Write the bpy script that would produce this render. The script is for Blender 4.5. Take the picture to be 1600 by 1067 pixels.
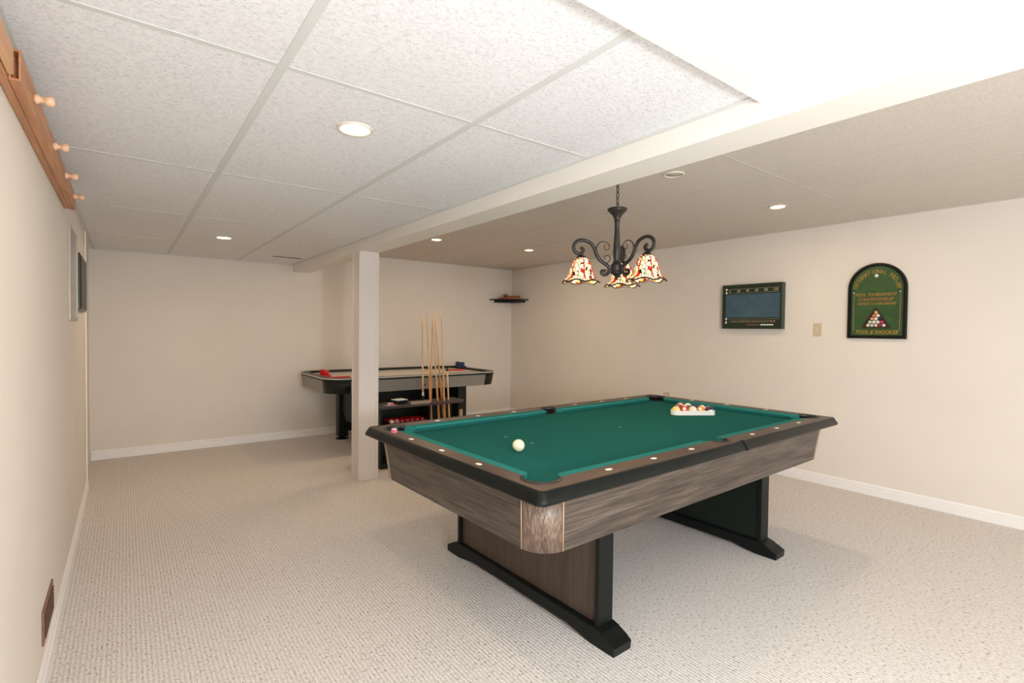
import bpy, bmesh, math, random
from math import sin, cos, pi, radians, sqrt, atan2
from mathutils import Vector, Matrix
random.seed(7)
SC = bpy.context.scene
COL = SC.collection
for o in list(bpy.data.objects): bpy.data.objects.remove(o, do_unlink=True)

# ------------------------------------------------------------------ camera
CAMZ = 1.296
YAW, PIT, ROL, FPX = 0.6502, -0.0225, 0.0112, 796.2
fw = Vector((sin(YAW)*cos(PIT), cos(YAW)*cos(PIT), sin(PIT)))
r0 = Vector((cos(YAW), -sin(YAW), 0)); u0 = r0.cross(fw)
rt = cos(ROL)*r0 + sin(ROL)*u0; up = -sin(ROL)*r0 + cos(ROL)*u0
cam = bpy.data.objects.new('camera', bpy.data.cameras.new('camera')); COL.objects.link(cam)
cam.data.sensor_width = 36.0; cam.data.lens = FPX/1600*36.0
cam.data.clip_start = 0.02; cam.data.clip_end = 60
cam.matrix_world = Matrix(((rt.x, up.x, -fw.x, 0), (rt.y, up.y, -fw.y, 0), (rt.z, up.z, -fw.z, CAMZ), (0, 0, 0, 1)))
SC.camera = cam

# ------------------------------------------------------------------ world, view, large lights
w = bpy.data.worlds.new('world'); SC.world = w; w.use_nodes = True
w.node_tree.nodes['Background'].inputs[0].default_value = (0.82, 0.9, 1.0, 1)
w.node_tree.nodes['Background'].inputs[1].default_value = 1.0
SC.view_settings.view_transform = 'Standard'; SC.view_settings.look = 'None'
SC.view_settings.gamma = 1.0; SC.view_settings.use_curve_mapping = False
SC.view_settings.exposure = 0.40

def area(name, loc, rot, sx, sy, power, col, shape='RECTANGLE', parent=None, spread=None):
    l = bpy.data.lights.new(name, 'AREA'); l.shape = shape; l.size = sx; l.size_y = sy
    l.energy = power; l.color = col
    if spread: l.spread = spread
    o = bpy.data.objects.new(name, l); COL.objects.link(o)
    o.location = loc; o.rotation_euler = rot
    if parent: o.parent = parent
    return o
# added fill from behind the camera, set at the two added, unseen windows
area('window_daylight', (1.5, -2.06, 1.45), (radians(90), 0, 0), 1.9, 1.0, 5, (0.93, 0.96, 1.0))
area('window_daylight', (3.9, -2.06, 1.45), (radians(90), 0, 0), 1.4, 1.0, 10, (0.93, 0.96, 1.0))
# added fill light behind the camera, standing in for a bounced flash
FILL_POS = (0.62, -1.15, 1.25)
pl_ = bpy.data.lights.new('floor_lamp_light', 'POINT'); pl_.energy = 132; pl_.color = (0.86, 0.925, 1.0); pl_.shadow_soft_size = 0.16
plo = bpy.data.objects.new('floor_lamp_light', pl_); COL.objects.link(plo); plo.location = FILL_POS
# fill from a lamp added unseen in the raised bay
area('bay_lamp_light', (0.75, -0.55, 2.10), (0, 0, 0), 0.34, 0.34, 1.0, (1.0, 0.95, 0.88), 'DISK')

# ------------------------------------------------------------------ room numbers
XL, XR, YF, YB = -0.241, 4.775, 6.302, -2.10
HL, HR, HU, HB = 2.029, 2.221, 2.185, 1.946
BX0, BX1 = 1.568, 1.742
YE = 0.735          # edge of the lowered ceiling

# ------------------------------------------------------------------ materials
def srgb(c):
    f = lambda v: v/12.92 if v <= .04045 else ((v+.055)/1.055)**2.4
    return tuple(f(v/255) for v in c) + (1,)
MATS = {}
def mat(name, col, rough=.5, metal=0, spec=None, emit=None, est=0, coat=0):
    m = bpy.data.materials.new(name); m.use_nodes = True
    b = m.node_tree.nodes['Principled BSDF']
    b.inputs['Base Color'].default_value = srgb(col); b.inputs['Roughness'].default_value = rough
    b.inputs['Metallic'].default_value = metal
    if spec is not None: b.inputs['Specular IOR Level'].default_value = spec
    if coat: b.inputs['Coat Weight'].default_value = coat; b.inputs['Coat Roughness'].default_value = .1
    if emit: b.inputs['Emission Color'].default_value = srgb(emit); b.inputs['Emission Strength'].default_value = est
    MATS[name] = m
    return m
def nodes(m):
    nt = m.node_tree
    def N(t, **k):
        n = nt.nodes.new(t)
        for a, v in k.items():
            if a in n.inputs: n.inputs[a].default_value = v
            else: setattr(n, a, v)
        return n
    return nt, N, nt.nodes['Principled BSDF']
def ramp(N, stops):
    r = N('ShaderNodeValToRGB'); e = r.color_ramp.elements
    while len(e) < len(stops): e.new(0.5)
    for i, (p, c) in enumerate(stops): e[i].position = p; e[i].color = srgb(c)
    return r
def noisy(name, stops, scale=(1, 1, 1), nscale=10, detail=4, rough=.6, bump=0, bscale=None, spec=None, dist=.01, coat=0):
    m = mat(name, stops[0][1], rough, spec=spec, coat=coat); nt, N, b = nodes(m)
    tc = N('ShaderNodeTexCoord'); mp = N('ShaderNodeMapping'); mp.inputs['Scale'].default_value = scale
    nt.links.new(tc.outputs['Object'], mp.inputs[0])
    n = N('ShaderNodeTexNoise', Scale=nscale, Detail=detail); nt.links.new(mp.outputs[0], n.inputs['Vector'])
    r = ramp(N, stops); nt.links.new(n.outputs['Fac'], r.inputs[0]); nt.links.new(r.outputs[0], b.inputs['Base Color'])
    if bump:
        bp = N('ShaderNodeBump', Strength=bump, Distance=dist)
        nb = n
        if bscale: nb = N('ShaderNodeTexNoise', Scale=bscale, Detail=3); nt.links.new(mp.outputs[0], nb.inputs['Vector'])
        nt.links.new(nb.outputs['Fac'], bp.inputs['Height']); nt.links.new(bp.outputs[0], b.inputs['Normal'])
    return m
WALL = noisy('wall_paint', [(.3, (231, 223, 212)), (.7, (234, 226, 215))], nscale=3, rough=.75, bump=.06, bscale=160, dist=.002)
WALLP = noisy('post_paint', [(.3, (220, 211, 204)), (.7, (225, 216, 209))], nscale=3, rough=.6, bump=.05, bscale=120, dist=.002)
TRIMM = mat('trim_white', (246, 243, 240), .4)
GRID = mat('grid_white', (216, 217, 214), .7)
BLACK = mat('black_laminate', (20, 27, 22), .4, spec=.3)
BLACKS = mat('black_satin', (19, 22, 20), .38, spec=.2)
PLAST = mat('white_plastic', (240, 238, 228), .3)
IVORY = mat('ivory_ball', (245, 238, 200), .12, coat=.5)
RUBBER = mat('pocket_rubber', (40, 34, 32), .45)
IRON = noisy('wrought_iron', [(.3, (30, 29, 28)), (.7, (48, 45, 42))], nscale=40, rough=.42, bump=.2, dist=.002)
CHROME = mat('chrome', (200, 200, 205), .2, metal=1)
SILVER = mat('silver_frame', (176, 170, 160), .35, metal=.3)
RED = mat('red_plastic', (205, 22, 30), .3)
BLUE = mat('blue_plastic', (24, 50, 92), .3)
GREY = mat('grey_laminate', (142, 136, 127), .45)
HOCK = mat('hockey_playfield', (214, 206, 190), .25)
TAN = mat('tan_plate', (208, 192, 160), .4)
DGREEN = mat('dark_green_paint', (36, 52, 38), .3)
SGREEN = noisy('sign_green', [(.35, (38, 74, 30)), (.65, (52, 84, 40))], nscale=14, rough=.45)
GOLD = mat('gold_paint', (182, 140, 60), .4)
CHALK = noisy('board_slate', [(.3, (58, 84, 98)), (.7, (70, 96, 110))], nscale=8, rough=.6)
DARK = mat('dark_void', (14, 13, 12), .9)
PINK = mat('chalk_pink', (226, 120, 140), .8)
PAPER = mat('card_white', (222, 224, 220), .6)
OAK = noisy('oak_rack', [(.3, (164, 108, 68)), (.5, (190, 132, 88)), (.7, (206, 150, 106))], scale=(14, 1, 14), nscale=3, rough=.45)
PALEOAK = noisy('pale_oak', [(.3, (206, 150, 104)), (.7, (226, 178, 134))], scale=(14, 1, 14), nscale=3, rough=.45)
PEGW = mat('peg_wood', (232, 188, 150), .4)
CUEW = noisy('cue_maple', [(.35, (210, 164, 112)), (.65, (228, 188, 138))], scale=(8, 8, 1), nscale=6, rough=.3)
CUEB = noisy('cue_butt', [(.35, (188, 126, 72)), (.65, (212, 154, 96))], scale=(8, 8, 1), nscale=6, rough=.3)
TOYW = noisy('toy_wood', [(.3, (120, 64, 30)), (.7, (176, 110, 60))], nscale=20, rough=.5)
REGI = mat('brown_register', (132, 92, 72), .45)
RAIL = noisy('rail_top_brown', [(.3, (70, 52, 42)), (.7, (86, 66, 54))], scale=(1, 1, 1), nscale=7, rough=.42)
DIRON = mat('sight_pearl', (250, 245, 232), .3)

def wood(name, axis, base, scale=1.0, rough=.42, bump=.12):
    """laminate with streaked grain along an object axis"""
    m = mat(name, base[1], rough); nt, N, b = nodes(m)
    tc = N('ShaderNodeTexCoord'); mp = N('ShaderNodeMapping')
    s = [170*scale]*3; s[axis] = 4.0*scale; mp.inputs['Scale'].default_value = s
    nt.links.new(tc.outputs['Object'], mp.inputs[0])
    n1 = N('ShaderNodeTexNoise', Scale=1.0, Detail=6, Roughness=.62, Distortion=.5); nt.links.new(mp.outputs[0], n1.inputs['Vector'])
    mp2 = N('ShaderNodeMapping'); s2 = [16*scale]*3; s2[axis] = 1.5*scale; mp2.inputs['Scale'].default_value = s2
    nt.links.new(tc.outputs['Object'], mp2.inputs[0])
    n2 = N('ShaderNodeTexNoise', Scale=1.3, Detail=2, Distortion=1.2); nt.links.new(mp2.outputs[0], n2.inputs['Vector'])
    mx = N('ShaderNodeMix'); mx.data_type = 'FLOAT'; mx.inputs[0].default_value = .32
    nt.links.new(n1.outputs['Fac'], mx.inputs[2]); nt.links.new(n2.outputs['Fac'], mx.inputs[3])
    r = ramp(N, [(.38, base[0]), (.5, base[1]), (.60, base[2])])
    nt.links.new(mx.outputs[0], r.inputs[0]); nt.links.new(r.outputs[0], b.inputs['Base Color'])
    bp = N('ShaderNodeBump', Strength=bump, Distance=.003); nt.links.new(n1.outputs['Fac'], bp.inputs['Height']); nt.links.new(bp.outputs[0], b.inputs['Normal'])
    return m
OAKG = ((48, 39, 33), (80, 69, 60), (104, 92, 82))
WOODX = wood('grey_oak_long', 0, OAKG)
WOODY = wood('grey_oak_end', 1, OAKG)
WOODZ = wood('grey_oak_upright', 2, ((74, 58, 47), (112, 92, 79), (142, 122, 107)), 1.3)
PANELW = wood('brown_panel', 2, ((60, 48, 39), (72, 58, 47), (82, 67, 55)), .8)

def felt_mat(name, ca, cb):
    m = mat(name, ca, 1.0, spec=.04); nt, N, b = nodes(m)
    tc = N('ShaderNodeTexCoord')
    n = N('ShaderNodeTexNoise', Scale=420, Detail=2); nt.links.new(tc.outputs['Object'], n.inputs['Vector'])
    r = ramp(N, [(.3, ca), (.7, cb)]); nt.links.new(n.outputs['Fac'], r.inputs[0]); nt.links.new(r.outputs[0], b.inputs['Base Color'])
    bp = N('ShaderNodeBump', Strength=.2, Distance=.001); nt.links.new(n.outputs['Fac'], bp.inputs['Height']); nt.links.new(bp.outputs[0], b.inputs['Normal'])
    return m
FELT = felt_mat('green_felt', (24, 88, 82), (40, 108, 100))
FELTC = felt_mat('cushion_cloth', (40, 116, 110), (56, 138, 130))

def carpet_mat():
    m = mat('berber_carpet', (200, 188, 172), .95, spec=.1); nt, N, b = nodes(m)
    tc = N('ShaderNodeTexCoord')
    # rows of loops that run away from the camera along y
    mp = N('ShaderNodeMapping'); mp.inputs['Scale'].default_value = (1, .55, 1); nt.links.new(tc.outputs['Object'], mp.inputs[0])
    v = N('ShaderNodeTexVoronoi', Scale=95, Randomness=.75); nt.links.new(mp.outputs[0], v.inputs['Vector'])
    wv = N('ShaderNodeTexWave', Scale=20.0, Distortion=2.6, Detail=2, wave_type='BANDS', bands_direction='X'); wv.inputs['Detail Scale'].default_value = 6
    nt.links.new(tc.outputs['Object'], wv.inputs['Vector'])
    n = N('ShaderNodeTexNoise', Scale=120, Detail=3); nt.links.new(mp.outputs[0], n.inputs['Vector'])
    n2 = N('ShaderNodeTexNoise', Scale=2.2, Detail=2); nt.links.new(tc.outputs['Object'], n2.inputs['Vector'])
    r = ramp(N, [(.31, (160, 143, 128)), (.40, (224, 217, 210)), (.7, (238, 232, 226))])
    nt.links.new(n.outputs['Fac'], r.inputs[0])
    r2 = ramp(N, [(.0, (214, 208, 201)), (.45, (255, 255, 255))]); nt.links.new(wv.outputs['Fac'], r2.inputs[0])
    mx = N('ShaderNodeMix'); mx.data_type = 'RGBA'; mx.blend_type = 'MULTIPLY'; mx.inputs[0].default_value = .55
    nt.links.new(r.outputs[0], mx.inputs[6]); nt.links.new(r2.outputs[0], mx.inputs[7])
    nt.links.new(mx.outputs[2], b.inputs['Base Color'])
    ad = N('ShaderNodeMath', operation='MULTIPLY_ADD'); nt.links.new(wv.outputs['Fac'], ad.inputs[0]); ad.inputs[1].default_value = .9
    nt.links.new(v.outputs['Distance'], ad.inputs[2])
    ad2 = N('ShaderNodeMath', operation='ADD'); nt.links.new(ad.outputs[0], ad2.inputs[0]); nt.links.new(n.outputs['Fac'], ad2.inputs[1])
    bp = N('ShaderNodeBump', Strength=.4, Distance=.006); nt.links.new(ad2.outputs[0], bp.inputs['Height']); nt.links.new(bp.outputs[0], b.inputs['Normal'])
    return m
CARPET = carpet_mat()

def tile_mat(name, c0, c1, bump):
    m = mat(name, c1, .9, spec=.1); nt, N, b = nodes(m)
    tc = N('ShaderNodeTexCoord')
    mp = N('ShaderNodeMapping'); mp.inputs['Scale'].default_value = (.62, 1.25, 1); mp.inputs['Rotation'].default_value = (0, 0, .5); nt.links.new(tc.outputs['Object'], mp.inputs[0])
    n = N('ShaderNodeTexNoise', Scale=125, Detail=3, Roughness=.6, Distortion=1.2); nt.links.new(mp.outputs[0], n.inputs['Vector'])
    r = ramp(N, [(.34, c0), (.52, c1)]); nt.links.new(n.outputs['Fac'], r.inputs[0]); nt.links.new(r.outputs[0], b.inputs['Base Color'])
    bp = N('ShaderNodeBump', Strength=bump, Distance=.004); nt.links.new(n.outputs['Fac'], bp.inputs['Height']); nt.links.new(bp.outputs[0], b.inputs['Normal'])
    return m
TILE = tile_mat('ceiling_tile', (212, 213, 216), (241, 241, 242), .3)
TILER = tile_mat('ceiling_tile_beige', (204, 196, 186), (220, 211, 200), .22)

def shade_mat():
    m = mat('stained_glass', (240, 200, 120), .25); nt, N, b = nodes(m)
    tc = N('ShaderNodeTexCoord'); mp = N('ShaderNodeMapping'); mp.inputs['Scale'].default_value = (1, 1, .8)
    nt.links.new(tc.outputs['Object'], mp.inputs[0])
    v = N('ShaderNodeTexVoronoi', Scale=52, Randomness=.95); nt.links.new(mp.outputs[0], v.inputs['Vector'])
    e = N('ShaderNodeTexVoronoi', Scale=52, Randomness=.95, feature='DISTANCE_TO_EDGE'); nt.links.new(mp.outputs[0], e.inputs['Vector'])
    sp = N('ShaderNodeSeparateColor'); nt.links.new(v.outputs['Color'], sp.inputs[0])
    r = ramp(N, [(.0, (255, 236, 190)), (.34, (250, 222, 160)), (.55, (236, 140, 50)), (.66, (196, 36, 20)), (.76, (128, 22, 26)), (.82, (250, 226, 196))])
    r.color_ramp.interpolation = 'CONSTANT'; nt.links.new(sp.outputs[0], r.inputs[0])
    lt = N('ShaderNodeMath', operation='GREATER_THAN'); nt.links.new(e.outputs['Distance'], lt.inputs[0]); lt.inputs[1].default_value = .07
    mx = N('ShaderNodeMix'); mx.data_type = 'RGBA'; mx.inputs[6].default_value = (.012, .008, .006, 1)
    nt.links.new(lt.outputs[0], mx.inputs[0]); nt.links.new(r.outputs[0], mx.inputs[7])
    nt.links.new(mx.outputs[2], b.inputs['Base Color']); nt.links.new(mx.outputs[2], b.inputs['Emission Color'])
    b.inputs['Emission Strength'].default_value = .85
    return m
SHADE = shade_mat()
BULB = mat('lamp_glow', (255, 240, 215), .5, emit=(255, 238, 208), est=14)
BULB2 = mat('bulb_glow', (255, 230, 190), .5, emit=(255, 214, 150), est=6)
LENSOFF = mat('unlit_lens', (196, 190, 176), .4)
RIMW = mat('downlight_rim', (226, 216, 198), .4)

# ------------------------------------------------------------------ mesh helpers
class MB:
    def __init__(s): s.bm = bmesh.new(); s.mats = []
    def _mi(s, m):
        if m is None: return 0
        if m not in s.mats: s.mats.append(m)
        return s.mats.index(m)
    def box(s, x0, x1, y0, y1, z0, z1, bev=0, M=None, m=None, seg=2):
        r = bmesh.ops.create_cube(s.bm, size=1.0); vs = r['verts']
        T = Matrix.Translation(((x0+x1)/2, (y0+y1)/2, (z0+z1)/2)) @ Matrix.Diagonal((x1-x0, y1-y0, z1-z0, 1))
        bmesh.ops.transform(s.bm, matrix=T, verts=vs)
        fs = list({f for v in vs for f in v.link_faces})
        if bev:
            es = list({e for v in vs for e in v.link_edges})
            rr = bmesh.ops.bevel(s.bm, geom=es, offset=bev, segments=seg, affect='EDGES', profile=.5)
            fs = list({f for f in rr['faces']} | {f for f in fs if f.is_valid})
            vs = list({v for f in fs for v in f.verts})
        if M is not None: bmesh.ops.transform(s.bm, matrix=M, verts=vs)
        i = s._mi(m)
        for f in fs:
            if f.is_valid: f.material_index = i
        return s
    def prism(s, pts, h0, h1, axis='z', M=None, m=None, smooth=False):
        """2D outline extruded between h0 and h1 along axis; pts are the other two coordinates in order"""
        def P(p, h):
            if axis == 'z': return (p[0], p[1], h)
            if axis == 'y': return (p[0], h, p[1])
            return (h, p[0], p[1])
        a = [s.bm.verts.new(P(p, h0)) for p in pts]; b = [s.bm.verts.new(P(p, h1)) for p in pts]
        n = len(pts); fs = [s.bm.faces.new(a[::-1]), s.bm.faces.new(b)]
        for i in range(n):
            f = s.bm.faces.new((a[i], a[(i+1) % n], b[(i+1) % n], b[i])); f.smooth = smooth; fs.append(f)
        if M is not None: bmesh.ops.transform(s.bm, matrix=M, verts=a+b)
        i = s._mi(m)
        for f in fs: f.material_index = i
        return s
    def ring(s, outer, inner_list, z0, z1, m=None):
        """flat plate with holes"""
        es = []
        vs = []
        for lp in [outer]+inner_list:
            a = [s.bm.verts.new((p[0], p[1], z1)) for p in lp]; vs += a
            es += [s.bm.edges.new((a[i], a[(i+1) % len(a)])) for i in range(len(a))]
        r = bmesh.ops.triangle_fill(s.bm, edges=es, use_beauty=True)
        fs = [g for g in r['geom'] if isinstance(g, bmesh.types.BMFace)]
        ex = bmesh.ops.extrude_face_region(s.bm, geom=fs)
        nv = [g for g in ex['geom'] if isinstance(g, bmesh.types.BMVert)]
        bmesh.ops.translate(s.bm, verts=nv, vec=(0, 0, z0-z1))
        i = s._mi(m)
        for v in set(vs) | set(nv):
            for f in v.link_faces: f.material_index = i
        return s
    def lathe(s, prof, n=32, c=(0, 0, 0), M=None, m=None, smooth=True, mod=None, caps=True):
        rings = []
        for (r, z) in prof:
            if r < 1e-6: rings.append([s.bm.verts.new((c[0], c[1], c[2]+z))])
            else:
                L = []
                for k in range(n):
                    a = 2*pi*k/n; rr, zz = (mod(r, z, a) if mod else (r, z))
                    L.append(s.bm.verts.new((c[0]+rr*cos(a), c[1]+rr*sin(a), c[2]+zz)))
                rings.append(L)
        fs = []
        for A, B in zip(rings, rings[1:]):
            for k in range(n):
                k2 = (k+1) % n
                if len(A) == 1 and len(B) == 1: continue
                if len(A) == 1: fs.append(s.bm.faces.new((A[0], B[k2], B[k])))
                elif len(B) == 1: fs.append(s.bm.faces.new((A[k], A[k2], B[0])))
                else: fs.append(s.bm.faces.new((A[k], A[k2], B[k2], B[k])))
        if caps:
            for R_ in (rings[0], rings[-1]):
                if len(R_) > 1: fs.append(s.bm.faces.new(R_))
        i = s._mi(m)
        for f in fs: f.smooth = smooth; f.material_index = i
        if M is not None: bmesh.ops.transform(s.bm, matrix=M, verts=[v for R_ in rings for v in R_])
        return s
    def tube(s, pts, rad, n=10, closed=False, m=None, flat=1.0):
        pts = [Vector(p) for p in pts]; k = len(pts)
        rads = rad if isinstance(rad, (list, tuple)) else [rad]*k
        prev = None; rings = []
        for i, p in enumerate(pts):
            if closed: t = pts[(i+1) % k]-pts[i-1]
            else: t = pts[min(i+1, k-1)]-pts[max(i-1, 0)]
            t.normalize()
            if prev is None:
                a = Vector((0, 0, 1)) if abs(t.z) < .9 else Vector((1, 0, 0))
                prev = t.cross(a).normalized()
            else: prev = (prev - t*prev.dot(t)).normalized()
            q = t.cross(prev)
            rings.append([s.bm.verts.new(p + (prev*cos(2*pi*j/n)*flat + q*sin(2*pi*j/n))*rads[i]) for j in range(n)])
        fs = []
        R2 = rings+[rings[0]] if closed else rings
        for A, B in zip(R2, R2[1:]):
            for j in range(n): fs.append(s.bm.faces.new((A[j], A[(j+1) % n], B[(j+1) % n], B[j])))
        if not closed: fs.append(s.bm.faces.new(rings[0][::-1])); fs.append(s.bm.faces.new(rings[-1]))
        i = s._mi(m)
        for f in fs: f.smooth = True; f.material_index = i
        return s
    def sphere(s, c, r, seg=32, m=None, sc=(1, 1, 1)):
        rr = bmesh.ops.create_uvsphere(s.bm, u_segments=seg, v_segments=seg//2, radius=r)
        bmesh.ops.transform(s.bm, matrix=Matrix.Translation(c) @ Matrix.Diagonal((*sc, 1)), verts=rr['verts'])
        i = s._mi(m)
        for f in {f for v in rr['verts'] for f in v.link_faces}: f.smooth = True; f.material_index = i
        return s
    def build(s, name, material=None, parent=None, loc=(0, 0, 0), rotz=0):
        bmesh.ops.recalc_face_normals(s.bm, faces=s.bm.faces)
        me = bpy.data.meshes.new(name); s.bm.to_mesh(me); s.bm.free()
        for mm in (s.mats or [material]): me.materials.append(mm if mm else material)
        o = bpy.data.objects.new(name, me); COL.objects.link(o)
        if parent: o.parent = parent
        o.location = loc; o.rotation_euler = (0, 0, rotz)
        return o
def tag(o, label=None, cat=None, group=None, kind=None):
    if label: o['label'] = label
    if cat: o['category'] = cat
    if group: o['group'] = group
    if kind: o['kind'] = kind
    return o
def thing(name, label, cat, loc=(0, 0, 0), rotz=0, group=None):
    o = bpy.data.objects.new(name, None); COL.objects.link(o); o.empty_display_size = .05
    o.location = loc; o.rotation_euler = (0, 0, rotz)
    return tag(o, label, cat, group)
def struct(o, label=None):
    o['kind'] = 'structure'
    if label: o['label'] = label
    return o
def kids(o): return [c for c in bpy.data.objects if c.parent == o]
def dup(o, parent=None):
    c = o.copy(); COL.objects.link(c)
    if parent: c.parent = parent
    for ch in kids(o): dup(ch, c)
    return c
def text_mesh(name, txt, size, depth, M, material, parent, shear=0, align='CENTER'):
    """lettering as a thin raised mesh"""
    cu = bpy.data.curves.new(name, 'FONT'); cu.body = txt; cu.size = size; cu.extrude = depth; cu.shear = shear
    cu.align_x = align; cu.align_y = 'CENTER'; cu.resolution_u = 3
    t = bpy.data.objects.new(name, cu); COL.objects.link(t)
    bpy.context.view_layer.update()
    me = bpy.data.meshes.new_from_object(t.evaluated_get(bpy.context.evaluated_depsgraph_get()))
    bpy.data.objects.remove(t, do_unlink=True)
    me.transform(M); me.materials.clear(); me.materials.append(material)
    o = bpy.data.objects.new(name, me); COL.objects.link(o)
    if parent: o.parent = parent
    return o
def rrect(L, W, r, n=6):
    pts = []
    for cx, cy, a0 in ((L-r, W-r, 0), (-L+r, W-r, pi/2), (-L+r, -W+r, pi), (L-r, -W+r, 1.5*pi)):
        for k in range(n+1):
            a = a0+pi/2*k/n; pts.append((cx+r*cos(a), cy+r*sin(a)))
    return pts

# ------------------------------------------------------------------ the setting
T = .12
struct(MB().box(XL-T-.6, XR+T, YB-T, YF+T, -.1, 0).build('floor', CARPET), 'beige looped carpet')
struct(MB().box(XL-T-.6, XR+T, YF, YF+T, 0, 2.5).build('wall_far', WALL))
struct(MB().box(XR, XR+T, YB-T, YF, 0, 2.5).build('wall_right', WALL))
struct(MB().box(XL-T, XL, YB, 5.16, 0, 2.5).build('wall_left', WALL))
struct(MB().box(XL-T-.03, XL-.03, 5.16, YF, 0, 2.5).build('wall_left_return', WALL))
struct(MB().box(XL-.03, XL+.006, 5.15, 5.185, 0.0, HL, .002).build('trim_1', mat('corner_trim', (250, 247, 242), .4)), 'thin white corner trim at the end of the left wall')
# back wall with two window openings, both unseen and added for brightness
b = MB(); WIN = ((.55, 2.45), (3.2, 4.6)); z0, z1 = .95, 1.95
xs = [XL-T, WIN[0][0], WIN[0][1], WIN[1][0], WIN[1][1], XR]
for i in range(5):
    if i % 2 == 0: b.box(xs[i], xs[i+1], YB-T, YB, 0, 2.5)
    else: b.box(xs[i], xs[i+1], YB-T, YB, 0, z0); b.box(xs[i], xs[i+1], YB-T, YB, z1, 2.5)
struct(b.build('wall_back', WALL))
GL = mat('window_glass', (255, 255, 255), .02); GL.node_tree.nodes['Principled BSDF'].inputs['Transmission Weight'].default_value = 1
for k, (a, c) in enumerate(WIN):
    f = MB()
    f.box(a, a+.05, YB-.1, YB+.01, z0, z1); f.box(c-.05, c, YB-.1, YB+.01, z0, z1)
    f.box(a+.05, c-.05, YB-.1, YB+.01, z0, z0+.05); f.box(a+.05, c-.05, YB-.1, YB+.01, z1-.05, z1); f.box((a+c)/2-.025, (a+c)/2+.025, YB-.09, YB, z0+.05, z1-.05)
    fo = struct(f.build('window_%d' % (k+1), TRIMM))
    MB().box(a+.05, c-.05, YB-.07, YB-.064, z0+.05, z1-.05).build('pane', GL, fo)
# ceilings: lowered tile ceiling left of the beam, higher tile ceiling right of it, raised bay over the camera
TOP = 2.5
struct(MB().box(XL-.03, BX0, YE+.02, YF, HL, HL+.03).build('ceiling_left', TILE), 'white textured tile ceiling')
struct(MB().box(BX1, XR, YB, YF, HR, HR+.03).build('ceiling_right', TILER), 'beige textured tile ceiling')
struct(MB().box(XL, BX0, YB, YE, HU, HU+.03).build('ceiling_bay', TILE), 'raised ceiling bay')
struct(MB().box(XL-T-.6, XR+T, YB-T, YF+T, TOP, TOP+.05).build('ceiling_deck', DARK))
struct(MB().box(BX0, BX1, YB, YF, HB, TOP).build('trim_2', mat('beam_white', (238, 233, 225), .55)), 'long boxed beam crossing the ceiling')
struct(MB().box(XL, BX0, YE, YE+.02, HL-.002, TOP).build('trim_3', WALL), 'short drop between lowered and raised ceiling')
eb = MB(); eb.prism([(YE-.012, HL+.012), (YE-.014, HL-.018), (YE-.010, HL-.022), (YE+.072, HL-.022), (YE+.075, HL-.018), (YE+.075, HL), (YE, HL), (YE, HL+.012)], XL, BX0, axis='x')
struct(eb.build('trim_4', TRIMM), 'white edge moulding of the lowered ceiling')
# T-bar grids
g = MB(); gw = .0125
for x in (.3576, .993): g.box(x-gw, x+gw, YE+.075, YF, HL-.002, HL)
for y in (1.546, 2.797, 4.0, 5.22):
    for xa, xb in ((XL, .3576-gw), (.3576+gw, .993-gw), (.993+gw, BX0)): g.box(xa, xb, y-gw*.8, y+gw*.8, HL-.0014, HL)
g.box(XL, XL+.02, YE+.075, YF, HL-.006, HL); g.box(BX0-.018, BX0, YE+.075, YF, HL-.006, HL); g.box(XL+.02, BX0-.018, YF-.02, YF, HL-.006, HL)
struct(g.build('trim_5', GRID), 'white ceiling grid bars')
g = MB(); xs = (2.41, 3.02, 3.63, 4.24)
for x in xs: g.box(x-gw, x+gw, YB, YF, HR-.0016, HR)
for y in (-2+.99, .235, 1.482, 2.715, 3.95, 5.18):
    e = [BX1]+[v for x in xs for v in (x-gw, x+gw)]+[XR]
    for i in range(0, len(e), 2): g.box(e[i], e[i+1], y-gw, y+gw, HR-.0012, HR)
g.box(XR-.02, XR, YB, YF, HR-.005, HR); g.box(BX1, XR-.02, YF-.02, YF, HR-.005, HR)
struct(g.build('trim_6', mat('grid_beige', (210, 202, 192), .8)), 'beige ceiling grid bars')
g = MB()
g.box(XL, BX0, -.49-gw, -.49+gw, HU-.004, HU); g.box(.9-gw, .9+gw, YB, YE, HU-.005, HU); g.box(BX0-.02, BX0, YB, YE, HU-.006, HU); g.box(XL, BX0-.02, YE-.02, YE, HU-.006, HU)
struct(g.build('trim_7', GRID), 'grid bars of the raised bay')
# baseboards
def baseboard(name, p0, p1, nrm):
    d = Vector((p1[0]-p0[0], p1[1]-p0[1], 0)); L = d.length; d.normalize(); n = Vector((*nrm, 0))
    prof = [(0, 0), (.014, 0), (.014, .056), (.008, .060), (.008, .066), (.011, .070), (.010, .080), (.004, .088), (0, .088)]
    bb = MB(); bb.prism(prof, 0, L, axis='z')
    M = Matrix(((n.x, 0, d.x, p0[0]), (n.y, 0, d.y, p0[1]), (0, 1, 0, 0), (0, 0, 0, 1)))
    bmesh.ops.transform(bb.bm, matrix=M, verts=bb.bm.verts)
    return struct(bb.build(name, TRIMM))
baseboard('baseboard_far', (XL-.02, YF), (XR, YF), (0, -1))
baseboard('baseboard_right', (XR, YB), (XR, YF-.014), (-1, 0))
baseboard('baseboard_left', (XL, YB), (XL, 5.15), (1, 0))
# column: boxed post with corner strips
c = MB(); cy0, cy1 = 4.185, 4.355
c.box(BX0+.004, BX1-.004, cy0+.004, cy1-.004, 0, HB)
for (xa, ya) in ((BX0, cy0), (BX1-.024, cy0), (BX0, cy1-.024), (BX1-.024, cy1-.024)): c.box(xa, xa+.024, ya, ya+.024, 0, HB-.008, .003)
co = c.build('trim_8', WALLP)
struct(co, 'square boxed support post under the beam')

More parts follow.
